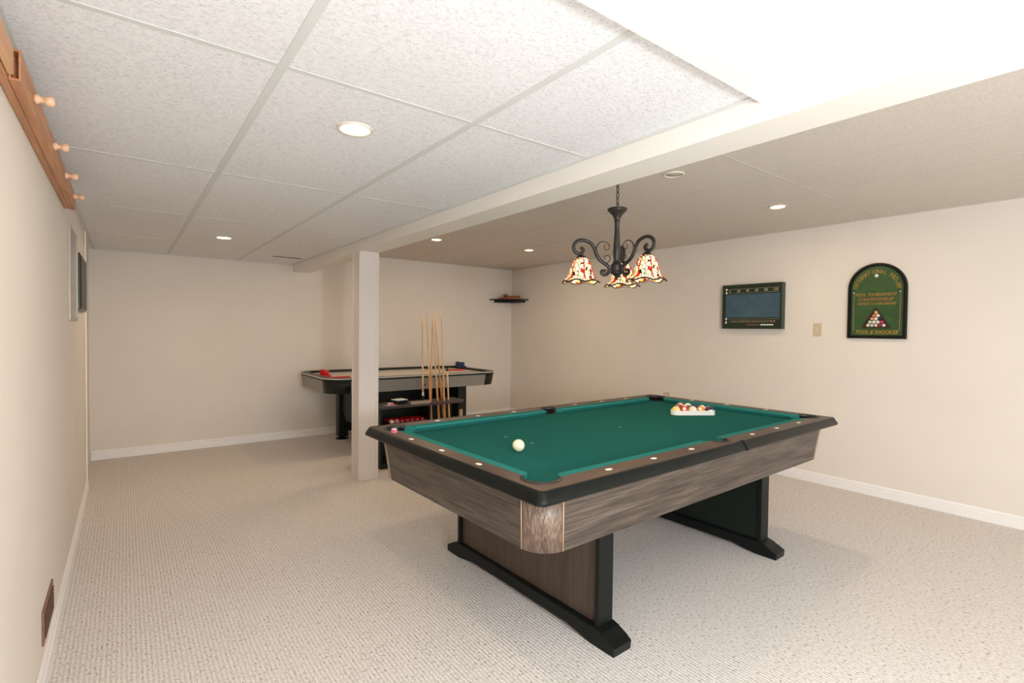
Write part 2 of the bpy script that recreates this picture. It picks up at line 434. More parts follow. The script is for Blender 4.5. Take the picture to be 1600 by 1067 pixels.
# ------------------------------------------------------------------ downlights
def downlight(x, y, z, lit, label, r=.066, power=4.6):
    t = thing('recessed_downlight', label, 'ceiling light', (x, y, z), 0, 'recessed ceiling downlights')
    MB().lathe([(r-.013, -.001), (r-.012, -.006), (r-.004, -.008), (r, -.004), (r, 0)], 40, caps=False).build('rim', RIMW, t)
    MB().lathe([(0, -.0025), (r-.013, -.0015), (r-.013, -.001), (0, -.001)], 40).build('lens', BULB if lit else LENSOFF, t)
    if lit: area('downlight_light', (0, 0, -.02), (0, 0, 0), .09, .09, power, (1.0, .76, .52), 'DISK', t)
    return t
downlight(.678, 1.857, HL, True, 'large lit round downlight nearest the camera in the white tile ceiling', .064, 3.4)
downlight(.653, 4.779, HL, True, 'lit round downlight in the lowered ceiling near the far wall', .064)
downlight(2.565, 4.679, HR, True, 'lit downlight just right of the beam, above the standing cues', .06)
downlight(3.713, 4.58, HR, True, 'lit downlight near the far right corner above the small corner shelf', .06)
downlight(3.807, 1.815, HR, True, 'lit downlight near the right wall above the blue-panelled score board', .06)
downlight(2.571, 1.829, HR, False, 'unlit round downlight beside the beam, above the chandelier', .06)
# lamp added in the bay for brightness, unseen above and behind the camera
t = thing('ceiling_lamp', 'round flush ceiling lamp in the raised bay', 'ceiling lamp', (.75, -.55, HU))
MB().lathe([(.0, 0), (.19, 0), (.19, -.02), (.0, -.02)], 40).build('base', TRIMM, t)
MB().lathe([(.18, -.02), (.17, -.045), (.1, -.06), (0, -.062)], 40, caps=False).build('diffuser', mat('bay_diffuser', (250, 245, 235), .4, emit=(255, 244, 228), est=1.2), t)
# unseen stand added behind the camera to carry the flash-like fill
t = thing('floor_lamp', 'slim floor lamp with a frosted globe standing behind the camera', 'floor lamp', (FILL_POS[0], FILL_POS[1], 0))
MB().lathe([(0, 0), (.13, 0), (.13, .012), (.02, .03), (0, .03)], 32).build('base', IRON, t)
MB().lathe([(0, .03), (.010, .03), (.010, FILL_POS[2]-.19), (0, FILL_POS[2]-.19)], 16).build('pole', IRON, t)
MB().lathe([(0, FILL_POS[2]-.19), (.06, FILL_POS[2]-.185), (.07, FILL_POS[2]-.165), (0, FILL_POS[2]-.165)], 24).build('globe_holder', IRON, t)
# ceiling slot
v = MB(); v.box(1.216, 1.50, 5.668, 5.69, HL-.004, HL+.001)
tag(v.build('ceiling_slot_vent', DARK), 'thin dark slot vent in the tile ceiling near the far wall', 'vent')
v = thing('bulkhead_vent', 'small grey grille at the top edge on the ceiling drop', 'vent', (.90, YE, 2.075))
MB().box(-.07, .07, -.01, 0, -.045, .06, .003).build('frame', SILVER, v)
l = MB()
for k in range(6): l.box(-.06, .06, -.016, -.01, -.036+k*.016, -.029+k*.016)
l.build('louvre', GREY, v)

# ------------------------------------------------------------------ pool table
TX, TY, TR, PZ = 2.3024, 1.975, .0259, .768
PT = thing('pool_table', 'large pool table with green felt, brown rails and grey oak-grain sides', 'pool table', (TX, TY, 0), TR)
def G(u, v_): return (TX+cos(TR)*u-sin(TR)*v_, TY+sin(TR)*u+cos(TR)*v_)
def arc(cx, cy, r, a0, a1, n=14): return [(cx+r*cos(a0+(a1-a0)*k/n), cy+r*sin(a0+(a1-a0)*k/n)) for k in range(n+1)]
CU, CV, NU, NV = 1.166, .601, 1.117, .552     # cushion back and nose lines
PC, PR = (1.132, .567), .070                  # corner pocket centre and radius
SCN, SR = .607, .054                          # side pocket
def inner_loop(cu, cv, pc, pr, sc, sr):
    """ccw outline of the opening with the six pocket bulges"""
    dx, dy = cu-pc[0], cv-pc[1]
    a_side = -math.acos(dx/pr); a_top = pi/2+math.acos(dy/pr)
    corner = arc(pc[0], pc[1], pr, a_side, a_top, 16)
    hs = sqrt(sr*sr-(cv-sc)**2); sa = math.asin((cv-sc)/sr)
    side = arc(0, sc, sr, sa, pi-sa, 12)
    q = corner+side
    out = list(q)+[(-x, y) for x, y in reversed(corner)]
    out += [(-x, -y) for x, y in corner]+[(-x, -y) for x, y in side]+[(x, -y) for x, y in reversed(corner)]
    return out
rl = MB(); rl.ring(rrect(1.242, .692, .022, 5), [inner_loop(CU, CV, PC, PR, SCN, SR)], PZ-.045, PZ)
rl.build('rail_top', RAIL, PT)
# black outer band swept round the rail
def sweep_band(mb, L, W, r, prof):
    loops = []
    for (o, z) in prof: loops.append([mb.bm.verts.new((x, y, z)) for x, y in rrect(L+o, W+o, max(r+o*.8, .006), 6)])
    n = len(loops[0])
    for A, B in zip(loops, loops[1:]):
        for i in range(n): f = mb.bm.faces.new((A[i], A[(i+1) % n], B[(i+1) % n], B[i])); f.smooth = True
bd = MB(); sweep_band(bd, 1.240, .690, .016, [(-.006, PZ-.02), (-.004, PZ+.0005), (.002, PZ+.0003), (.006, PZ-.003), (.024, PZ-.030), (.0255, PZ-.036), (.022, PZ-.043), (.014, PZ-.047), (-.014, PZ-.048)])
bd.build('rail_band', BLACKS, PT)
for u_ in (.085,): 
    s_ = MB(); s_.prism([(-.7185, PZ-.043), (-.7185, PZ-.030), (-.698, PZ+.0005), (-.690, PZ+.003), (-.680, PZ+.0028), (-.680, PZ+.0006), (-.694, PZ-.002), (-.712, PZ-.03), (-.712, PZ-.043)][::-1], u_-.011, u_+.011, axis='x')
    s_.build('band_joint_cover', BLACKS, PT)
# bed
bl = MB(); bed_r = .055
def bed_outline():
    pc = (1.150, .590); cu, cv = 1.175, .612
    dx, dy = cu-pc[0], cv-pc[1]
    a0 = math.acos(dx/bed_r); 
    pa = (cu, pc[1]-sqrt(bed_r**2-dx**2)); pb = (pc[0]-sqrt(bed_r**2-dy**2), cv)
    aa = atan2(pa[1]-pc[1], pa[0]-pc[0]); ab = atan2(pb[1]-pc[1], pb[0]-pc[0])
    corner = arc(pc[0], pc[1], bed_r, aa, ab-2*pi, 14)
    sc, sr = .625, .05; h = sqrt(sr*sr-(cv-sc)**2); a1 = atan2(cv-sc, h)
    side = arc(0, sc, sr, a1, -pi-a1, 12)
    out = corner+side+[(-x, y) for x, y in reversed(corner)]
    out += [(-x, -y) for x, y in corner]+[(-x, -y) for x, y in side]+[(x, -y) for x, y in reversed(corner)]
    return out
BZ = .7365
bo = bed_outline(); bl.prism(bo, BZ-.03, BZ, axis='z')
bed = bl.build('playing_bed', FELT, PT)
SPOTM = mat('worn_spot', (120, 128, 122), .8)
for (u_, v_, r_) in ((-.712, .176, .010), (-.699, -.02, .009), (-.006, -.001, .010)): MB().lathe([(0, .0006), (r_, .0006), (r_, 0), (0, 0)], 16, c=(u_, v_, BZ)).build('spot_mark', SPOTM, PT)
# cushions
cprof = [(0, PZ-.001), (.044, PZ-.002), (.049, PZ-.005), (.050, PZ-.010), (.047, PZ-.015), (.034, BZ), (0, BZ)]
def cushion(line, along0, along1, cut0, cut1, M):
    mb = MB(); A = []; B = []
    for d, z in cprof:
        A.append(mb.bm.verts.new(M @ Vector((along0+cut0*d, line-d, z)))); B.append(mb.bm.verts.new(M @ Vector((along1-cut1*d, line-d, z))))
    n = len(A); mb.bm.faces.new(A); mb.bm.faces.new(B[::-1])
    for i in range(n): mb.bm.faces.new((A[i], B[i], B[(i+1) % n], A[(i+1) % n]))
    return mb.build('cushion', FELTC, PT)
I4 = Matrix.Identity(4); RZ = lambda a: Matrix.Rotation(a, 4, 'Z')
for M in (I4, RZ(pi)):
    cushion(CV, .060, 1.074, .35, .85, M); cushion(CV, -1.074, -.060, .85, .35, M)
for M in (RZ(pi/2), RZ(-pi/2)): cushion(CU, -.516, .516, .85, .85, M)
# pockets: lip + cup
def pocket(cx, cy, r, a0, a1, cr, ccx, ccy):
    lip = MB(); n = 18
    pr = [(-.009, PZ-.03), (-.007, PZ+.001), (-.003, PZ+.005), (.004, PZ+.004), (.007, PZ+.0003), (.007, PZ-.004)]
    rows = []
    for k in range(n+1):
        a = a0+(a1-a0)*k/n; rows.append([lip.bm.verts.new((cx+(r+d)*cos(a), cy+(r+d)*sin(a), z)) for d, z in pr])
    for A, B in zip(rows, rows[1:]):
        for i in range(len(pr)-1): f = lip.bm.faces.new((A[i], A[i+1], B[i+1], B[i])); f.smooth = True
        lip.bm.faces.new((A[-1], A[0], B[0], B[-1]))
    lip.bm.faces.new(rows[0]); lip.bm.faces.new(rows[-1][::-1])
    p = lip.build('pocket', RUBBER, PT)
    MB().lathe([(cr, 0), (cr*.86, -.035), (cr*.5, -.052), (0, -.054), (0, -.050), (cr*.48, -.048), (cr*.82, -.033), (cr-.004, 0)], 28, c=(ccx, ccy, BZ-.001), caps=False).build('pocket_cup', DARK, p)
for su in (1, -1):
    for sv in (1, -1):
        base = atan2(sv, su)
        pocket(PC[0]*su, PC[1]*sv, PR, base-radians(100), base+radians(100), .040, 1.142*su, .582*sv)
for sv in (1, -1): pocket(0, SCN*sv, SR, sv*pi/2-radians(82), sv*pi/2+radians(82), .030, 0, .620*sv)
# sights (18 pearl diamonds)
first = None
for k in (-3, -2, -1, 1, 2, 3):
    for sv in (-1, 1):
        pass
sight_mesh = None
def sight(u_, v_, rot):
    global sight_mesh
    if sight_mesh is None:
        o = MB().lathe([(0, .0016), (.0075, .0014), (.009, .0004), (.009, -.002), (0, -.002)], 20).build('sight', DIRON, PT); sight_mesh = o
    else:
        o = sight_mesh.copy(); COL.objects.link(o); o.parent = PT
    o.location = (u_, v_, PZ); o.rotation_euler = (0, 0, rot); o.scale = (1.95, 1.2, 1)
for k in (-3, -2, -1, 1, 2, 3):
    for sv in (-1, 1): sight(k*.2825, sv*.6386, 0)
for k in (-1, 0, 1):
    for su in (-1, 1): sight(su*1.2036, k*.2825, pi/2)
# aprons (tapering inwards), corner panels
ZT, ZB = PZ-.047, .512
def apron(M, L, Wt, Wb, m, nm):
    mb = MB(); th = .02
    a = [(-L-.026, -Wt, ZT), (L+.026, -Wt, ZT), (L, -Wb, ZB), (-L, -Wb, ZB)]
    f = [mb.bm.verts.new(M @ Vector(p)) for p in a]; k_ = [mb.bm.verts.new(M @ Vector((p[0], p[1]+th, p[2]))) for p in a]
    mb.bm.faces.new(f); mb.bm.faces.new(k_[::-1])
    for i in range(4): mb.bm.faces.new((f[i], k_[i], k_[(i+1) % 4], f[(i+1) % 4]))
    return mb.build(nm, m, PT)
LT, WT_, LB, WB_, CR = 1.213, .660, 1.187, .634, .105
for M in (I4, RZ(pi)): apron(M, LB-CR, WT_, WB_, WOODX, 'side_apron')
for M in (RZ(pi/2), RZ(-pi/2)): apron(M, WB_-CR, LT, LB, WOODY, 'end_apron')
for su in (1, -1):
    for sv in (1, -1):
        mb = MB(); n = 12; rows = []
        for k in range(n+1):
            a = pi/2*k/n
            rows.append([mb.bm.verts.new((su*(L_-CR-dl+(CR+dl-d)*cos(a)), sv*(W_-CR-dl+(CR+dl-d)*sin(a)), z)) for (L_, W_, z, d, dl) in ((LT, WT_, ZT, 0, 0), (LB, WB_, ZB, 0, 0), (LB, WB_, ZB, .018, 0), (LT, WT_, ZT, .018, 0))])
        for A, B in zip(rows, rows[1:]):
            for i in range(4): f = mb.bm.faces.new((A[i], A[(i+1) % 4], B[(i+1) % 4], B[i])); f.smooth = i in (0, 2)
        mb.bm.faces.new(rows[0]); mb.bm.faces.new(rows[-1][::-1])
        cp = mb.build('corner_panel', WOODZ, PT)
        for A in (0, pi/2):
            st = MB(); pts = []
            for (L_, W_, z, dl) in ((LT, WT_, ZT, 0), (LB, WB_, ZB, 0)):
                pts.append(Vector((su*(L_-CR-dl+(CR+dl)*cos(A)), sv*(W_-CR-dl+(CR+dl)*sin(A)), z)))
            st.tube(pts, .0022, 6); st.build('seam_strip', mat('seam_tan', (196, 160, 128), .5) if 'seam_tan' not in MATS else MATS['seam_tan'], cp)
MB().box(-LB+.06, LB-.06, -WB_+.06, WB_-.06, ZB+.004, .60).build('underframe', BLACK, PT)
# trestle legs
FP = [(-.622, 0), (-.626, .036), (-.600, .048), (-.560, .070), (-.530, .078), (.530, .078), (.560, .070), (.600, .048), (.626, .036), (.622, 0), (.50, 0), (.44, .012), (.36, .026), (-.36, .026), (-.44, .012), (-.50, 0)]
for cx, out in ((-.729, -1), (.678, 1)):
    lg = thing('leg', None, None, (cx, 0, 0)); lg.parent = PT
    fb = MB(); fb.prism(FP, -.056, .056, axis='x'); bmesh.ops.bevel(fb.bm, geom=[e for e in fb.bm.edges if abs(e.verts[0].co.x-e.verts[1].co.x) < 1e-6], offset=.004, segments=1, affect='EDGES')
    fb.build('foot', BLACKS, lg)
    for sv in (1, -1): MB().box(-.045, .045, min(sv*.533, sv*.510), max(sv*.533, sv*.510), .078, ZB+.004, .003).build('post', BLACKS, lg)
    MB().box(min(out*.010, out*.026), max(out*.010, out*.026), -.509, .509, .079, ZB+.004).build('outer_panel', PANELW, lg)
    MB().box(min(-out*.026, out*.010), max(-out*.026, out*.010), -.509, .509, .079, ZB+.004).build('inner_panel', BLACK, lg)

# ------------------------------------------------------------------ balls
BR = .0286
def ball_mat(name, col, stripe):
    m = mat(name, col, .12, coat=.4)
    nt, N, b = nodes(m); tc = N('ShaderNodeTexCoord'); sx = N('ShaderNodeSeparateXYZ'); nt.links.new(tc.outputs['Object'], sx.inputs[0])
    ab = N('ShaderNodeMath', operation='ABSOLUTE'); nt.links.new(sx.outputs['Z'], ab.inputs[0])
    gt = N('ShaderNodeMath', operation='GREATER_THAN'); gt.inputs[1].default_value = .0145 if stripe else .0262; nt.links.new(ab.outputs[0], gt.inputs[0])
    mx = N('ShaderNodeMix'); mx.data_type = 'RGBA'; mx.inputs[6].default_value = srgb(col); mx.inputs[7].default_value = srgb((244, 238, 220))
    nt.links.new(gt.outputs[0], mx.inputs[0]); nt.links.new(mx.outputs[2], b.inputs['Base Color'])
    return m
def ball(x, y, z, m, label, group=None, rot=(0, 0, 0), name='pool_ball', r=BR, seg=32):
    o = MB().sphere((0, 0, 0), r, seg).build(name, m); o.location = (x, y, z); o.rotation_euler = rot
    return tag(o, label, 'ball', group)
cx, cy = G(-.864, -.115)
ball(cx, cy, BZ+BR, IVORY, 'cream white cue ball alone on the green felt', name='cue_ball')
# rack: front side faces the camera
mid = Vector((.743, -.027)); e_ = Vector((.242, -.169)).normalized(); n_ = Vector((-e_.y, e_.x))
def rk(a, b_): p = mid+e_*a+n_*b_; return G(p.x, p.y)
cols = [('cream yellow', (240, 214, 130), 0), ('bright red', (206, 24, 26), 0), ('white-faced', (238, 232, 206), 1), ('orange', (232, 140, 40), 0), ('dark purple', (60, 34, 66), 1),
        ('maroon striped', (124, 26, 38), 1), ('dark red', (150, 24, 30), 0), ('black', (18, 18, 20), 0), ('yellow striped', (228, 176, 44), 1),
        ('crimson', (170, 26, 48), 0), ('green striped', (24, 92, 56), 1), ('blue', (30, 50, 130), 0),
        ('orange striped', (226, 120, 40), 1), ('red striped', (200, 32, 34), 1), ('brown', (110, 44, 30), 0)]
places = ['front row far left', 'front row second from left', 'front row middle', 'front row second from right', 'front row far right',
          'second row far left', 'second row left of centre', 'second row right of centre', 'second row far right',
          'third row left', 'third row middle', 'third row right', 'fourth row left', 'fourth row right', 'at the back tip']
i = 0
for row in range(5):
    for j in range(5-row):
        nm, c_, st = cols[i]
        x, y = rk((j-(4-row)/2)*(2*BR+.0004), .0085+BR+row*(BR*sqrt(3)+.0004))
        ball(x, y, BZ+BR, ball_mat('ball_%s' % nm.replace(' ', '_').replace('-', '_'), c_, st), '%s pool ball in the white rack, %s' % (nm, places[i]), 'racked pool balls', (random.uniform(-1.2, 1.2), random.uniform(-1.2, 1.2), random.uniform(0, 6)))
        i += 1
# triangle rack
rkb = MB(); h_in = .0; s3 = sqrt(3)
cen = (.0, .0085+BR+4*BR*s3/3)   # centroid of the balls
def tri(off, rr, n=6):
    R0 = 4*BR*2/s3; pts = []
    for k in range(3):
        a = radians(-90+60+120*k)      # flat side toward -b
        vx, vy = cen[0]+R0*cos(a), cen[1]+R0*sin(a)
        for q in range(n+1):
            b_ = a-radians(60)+radians(120)*q/n; pts.append((vx+(BR+off)*cos(b_), vy+(BR+off)*sin(b_)))
    return pts
inn, outr = tri(.0012, 0), tri(.0085, 0)
R_o = [rk(*p) for p in outr]; R_i = [rk(*p) for p in inn]
rc = G(*(mid+n_*cen[1]))
rkb.ring([(x-rc[0], y-rc[1]) for x, y in R_o], [[(x-rc[0], y-rc[1]) for x, y in R_i]], 0, .030)
o = rkb.build('ball_rack', PLAST, loc=(rc[0], rc[1], BZ+.0005)); tag(o, 'white plastic triangle rack holding balls on the green felt', 'ball rack')
# chalk cube on the left end rail
x, y = G(-1.205, .462)
ck = thing('chalk_cube', 'pink and white chalk cube on the left corner of the pool table rail', 'chalk', (x, y, PZ+.0005), .3)
MB().box(-.011, .011, -.011, .011, 0, .018, .001).build('wrapper', PINK, ck); MB().box(-.0105, .0105, -.0105, .0105, .018, .022, .002).build('chalk_top', mat('chalk_white', (240, 226, 226), .9), ck)

# ------------------------------------------------------------------ chandelier
CHX, CHY = 2.279, 2.001
ch = thing('chandelier', 'black iron chandelier with three lit stained-glass shades over the pool table', 'chandelier', (CHX, CHY, 0))
MB().lathe([(0, HR), (.06, HR), (.06, HR-.008), (.045, HR-.02), (.012, HR-.028), (0, HR-.028)], 32).build('ceiling_canopy', IRON, ch)
cn = MB(); z = HR-.026; k = 0
while z > 2.03:
    pts = []
    for q in range(12):
        a = 2*pi*q/12; px = .0078*cos(a); pz = .0195*sin(a)
        pts.append((px, 0, z-.012+pz) if k % 2 == 0 else (0, px, z-.012+pz))
    cn.tube(pts, .0026, 6, closed=True); z -= .033; k += 1
cn.build('chain', IRON, ch)
MB().lathe([(0, 2.013), (.012, 2.013), (.02, 2.009), (.054, 2.007), (.058, 2.002), (.055, 1.994), (.046, 1.986), (.030, 1.970), (.020, 1.952), (.0155, 1.940), (.017, 1.936), (.0175, 1.928), (.014, 1.922), (.0145, 1.88), (.018, 1.82), (.0205, 1.775), (.022, 1.745), (.019, 1.740), (.021, 1.730), (.0205, 1.722), (.017, 1.716), (.019, 1.700), (.026, 1.688), (.034, 1.680), (.0345, 1.674), (.031, 1.670), (.032, 1.640), (.035, 1.636), (.033, 1.630), (.022, 1.625), (.012, 1.615), (0, 1.612)], 36).build('stem', IRON, ch)
ZC = lambda yy: 1.621+(890-yy)/1590
RC = lambda xx: (612-xx)/1590/.93
def cr_spline(P, n=6):
    P = [Vector(p) for p in P]; out = []
    for i in range(len(P)-1):
        a, b_, c_, d_ = P[max(i-1, 0)], P[i], P[i+1], P[min(i+2, len(P)-1)]
        for k in range(n):
            t_ = k/n; out.append(.5*((2*b_)+(c_-a)*t_+(2*a-5*b_+4*c_-d_)*t_**2+(3*b_-a-3*c_+d_)*t_**3))
    out.append(P[-1]); return out
arm_px = [(510, 850), (482, 852), (478, 872), (500, 888), (530, 880), (546, 850), (540, 815), (505, 785), (462, 752), (432, 705), (412, 650), (380, 605), (335, 582), (285, 580), (245, 605), (230, 648), (246, 688), (280, 704), (308, 690), (316, 662), (302, 652)]
arm2_px = [(430, 700), (432, 645), (455, 600), (492, 584), (530, 596), (547, 630), (530, 660), (505, 652), (500, 628), (514, 615)]
arm3_px = [(432, 705), (448, 742), (480, 772), (520, 780), (550, 758), (553, 725), (530, 710), (507, 720), (506, 742), (520, 748)]
def arm_pts(px, ang):
    P = cr_spline([(RC(x), 0, ZC(y)) for x, y in px]); return [Vector((p.x*cos(ang), p.x*sin(ang), p.z)) for p in P]
RS = .212
def petal(r, z, a):
    # six-lobed hem: shallow points that dip and flare
    if z < 1.62:
        w_ = (1.622-z)/.05; q = cos(6*a); return (r*(1+.05*w_*q), z-.006*w_*q+.004*w_)
    return (r, z)
def view_ang(lat, dep):   # direction given in camera terms (right, away) -> world angle
    az = atan2(CHX, CHY); R_ = Vector((cos(az), -sin(az))); F_ = Vector((sin(az), cos(az))); d_ = R_*lat+F_*dep
    return atan2(d_.y, d_.x)
for lat, dep in ((-.207, -.075), (.168, -.141), (.038, .216)):
    a = view_ang(lat, dep)
    am = MB(); P = arm_pts(arm_px, a); am.tube(P, [.0070+.0032*min(1, i/18) - (.002 if i > len(P)-8 else 0) for i in range(len(P))], 10)
    e1 = P[-1]; am.sphere(e1, .011, 14); am.sphere(P[0], .009, 12)
    arm = am.build('arm', IRON, ch)
    for px_ in (arm2_px, arm3_px):
        sc_ = MB(); Q = arm_pts(px_, a); sc_.tube(Q, [.0034*(1-.45*i/len(Q)) for i in range(len(Q))], 8); sc_.build('scroll', IRON, arm)
    sx, sy = RS*cos(a), RS*sin(a)
    tl = Matrix.Translation((sx, sy, 0))
    sh = MB().lathe([(.030, 1.714), (.041, 1.704), (.054, 1.679), (.064, 1.648), (.072, 1.615), (.081, 1.598), (.096, 1.584), (.106, 1.576), (.104, 1.574), (.094, 1.582), (.079, 1.596), (.069, 1.615), (.061, 1.648), (.051, 1.679), (.038, 1.704), (.027, 1.713)], 72, mod=petal, caps=False)
    sho = sh.build('lamp_shade', SHADE, ch, loc=(sx, sy, 0))
    MB().lathe([(0, 1.742), (.006, 1.742), (.008, 1.733), (.018, 1.728), (.029, 1.718), (.034, 1.706), (.034, 1.700), (.030, 1.700), (.0, 1.715)], 28).build('shade_cap', IRON, sho)
    rb = MB()
    for q in range(6):
        an = a+pi/6+q*pi/3; rr = [(.034, 1.711), (.0545, 1.679), (.0645, 1.648), (.0725, 1.616), (.082, 1.599), (.100, 1.583)]
        rb.tube([(r_*cos(an), r_*sin(an), z_) for r_, z_ in rr], .0034, 6)
    rb.build('shade_rib', mat('rib_red', (150, 30, 14), .3, emit=(200, 40, 10), est=.5) if 'rib_red' not in MATS else MATS['rib_red'], sho)
    hm = MB(); hm.tube([(petal(.103, 1.574, b_)[0]*cos(b_), petal(.103, 1.574, b_)[0]*sin(b_), petal(.103, 1.574, b_)[1]) for b_ in [2*pi*q/72 for q in range(72)]], .0046, 6, closed=True); hm.build('shade_hem', IRON, sho)
    MB().sphere((0, 0, 1.650), .022, 20, sc=(1, 1, 1.3)).build('bulb', BULB2, sho)
    l = bpy.data.lights.new('bulb_light', 'POINT'); l.energy = 1.6; l.color = (1, .78, .5); l.shadow_soft_size = .03
    lo = bpy.data.objects.new('bulb_light', l); COL.objects.link(lo); lo.parent = sho; lo.location = (0, 0, 1.60)

# ------------------------------------------------------------------ air hockey table
AX, AY, AR, AL, AW, AZ = 2.581, 5.533, -.004, 1.02, .582, .80
ah = thing('air_hockey_table', 'grey and black air hockey table with pale playfield along the far wall', 'air hockey table', (AX, AY, 0), AR)
def oct_(L, W, c, n=5):
    pts = []
    for sx_, sy_, a0 in ((1, 1, 0), (-1, 1, pi/2), (-1, -1, pi), (1, -1, 1.5*pi)):
        for k in range(n+1):
            a_ = a0+pi/2*k/n; pts.append((sx_*(L-c)+c*cos(a_), sy_*(W-c)+c*sin(a_)))
    return pts
TB = AZ-.155
def loft(mb, lo, hi, i0, i1, m, closed=False):
    n = len(lo[0]); idx = list(range(i0, i1+1))
    A = [mb.bm.verts.new((*lo[0][k % n], lo[1])) for k in idx]; B = [mb.bm.verts.new((*hi[0][k % n], hi[1])) for k in idx]
    for i in range(len(idx)-1):
        f = mb.bm.faces.new((A[i], A[i+1], B[i+1], B[i])); f.smooth = True
    return mb
top_o = oct_(AL, AW, .216); bot_o = oct_(AL-.022, AW-.022, .206); npt = 6
# rim plate, playfield
rim = MB(); rim.ring(oct_(AL, AW, .216), [oct_(AL-.075, AW-.075, .15)], AZ-.03, AZ); rim.build('rim', BLACK, ah)
tr_ = MB()
P_ = [(x, y, AZ-.006) for x, y in oct_(AL+.003, AW+.003, .219)]; tr_.tube(P_, .0055, 6, closed=True); tr_.build('edge_strip', mat('edge_silver', (214, 208, 196), .35), ah)
MB().prism(oct_(AL-.074, AW-.074, .15), AZ-.05, AZ-.022, axis='z').build('playfield', HOCK, ah)
# four straight grey aprons and four black corner aprons
def panel(i0, i1, m, nm):
    mb = MB(); n = len(top_o); ins = lambda p: (p[0]*.985, p[1]*.97)
    idx = [k % n for k in range(i0, i1+1)]
    V = [[mb.bm.verts.new((*bot_o[k], TB)), mb.bm.verts.new((*top_o[k], AZ-.008)), mb.bm.verts.new((*ins(top_o[k]), AZ-.008)), mb.bm.verts.new((*ins(bot_o[k]), TB))] for k in idx]
    for A, B in zip(V, V[1:]):
        for q in range(4): f = mb.bm.faces.new((A[q], A[(q+1) % 4], B[(q+1) % 4], B[q])); f.smooth = q in (0, 2) and len(idx) > 2
    mb.bm.faces.new(V[0]); mb.bm.faces.new(V[-1][::-1]); return mb.build(nm, m, ah)
for q in range(4):
    panel(q*6, q*6+5, BLACK, 'corner_apron')
    panel(q*6+5, q*6+6, GREY, 'side_apron')
MB().prism(oct_(AL-.1, AW-.1, .16), TB+.01, TB+.03, axis='z').build('underside', BLACK, ah)
# end supports: leg pairs with a deep panel between, plus long black modesty panel
for sx_ in (-1, 1):
    for sy_ in (-1, 1):
        lg = MB().box(sx_*.55-.055, sx_*.55+.055, sy_*.42-.055, sy_*.42+.055, .03, TB+.012, .006).build('leg', BLACK, ah)
        MB().lathe([(0, 0), (.075, 0), (.075, .008), (.03, .018), (.018, .03), (0, .03)], 24, c=(sx_*.55, sy_*.42, 0)).build('foot_leveller', BLACKS, lg)
    sp = MB(); sp.prism([(-.365, .36), (-.25, .24), (.25, .24), (.365, .36), (.365, TB+.012), (-.365, TB+.012)], sx_*.55-.02, sx_*.55+.02, axis='x'); sp.build('end_panel', BLACK, ah)
MB().box(-.53, .53, .33, .36, .10, TB+.012).build('back_panel', BLACK, ah)
MB().box(-.02, .02, -AW+.012, -AW+.018, TB+.04, TB+.055).build('vent_hole', DARK, ah)
def AH(u_, v_): return (AX+cos(AR)*u_-sin(AR)*v_, AY+sin(AR)*u_+cos(AR)*v_)
def aloc(x, y): 
    dx, dy = x-AX, y-AY; return (cos(AR)*dx+sin(AR)*dy, -sin(AR)*dx+cos(AR)*dy)
def striker(u_, v_, z, m, label, r=.055):
    x, y = AH(u_, v_)
    t_ = thing('striker', label, 'air hockey striker', (x, y, z), 0, 'air hockey strikers')
    MB().lathe([(0, 0), (r, 0), (r, .014), (r-.006, .018), (r*.5, .012), (0, .012)], 28).build('base', m, t_)
    MB().lathe([(r*.55, .012), (r*.50, .03), (r*.60, .050), (r*.54, .064), (0, .070)], 24).build('knob', m, t_)
striker(-.872, -.02, AZ-.022, RED, 'red air hockey striker at the left end, nearer the camera')
striker(-.870, .10, AZ-.022, RED, 'red air hockey striker at the left end, nearer the wall')
striker(.955, .20, AZ, BLUE, 'dark blue air hockey striker at the right end, left one of the pair')
striker(.960, .32, AZ, BLUE, 'dark blue air hockey striker at the right end, right one of the pair')
def puckbar(x, y, z, rz, label):
    t_ = thing('goal_counter', label, 'goal counter', (x, y, z), rz)
    MB().box(-.10, .10, -.028, .028, 0, .014, .004).build('slide', RED, t_); MB().box(-.15, -.10, -.012, .012, 0, .008, .002).build('tab', BLACK, t_)
puckbar(*AH(-.79, -.23), AZ-.0215, .05, 'flat red goal counter at the left end of the air hockey table')
puckbar(*AH(.77, .03), AZ-.0215, -.3, 'flat red goal counter at the right end of the air hockey table')
MB_b = MB().box(-.16, .16, -.012, .012, 0, .02, .003)
x, y = AH(.70, .42); tag(MB_b.build('black_bar', BLACK, loc=(x, y, AZ-.0215), rotz=AR), 'black bar lying along the wall side of the air hockey table', 'bar')

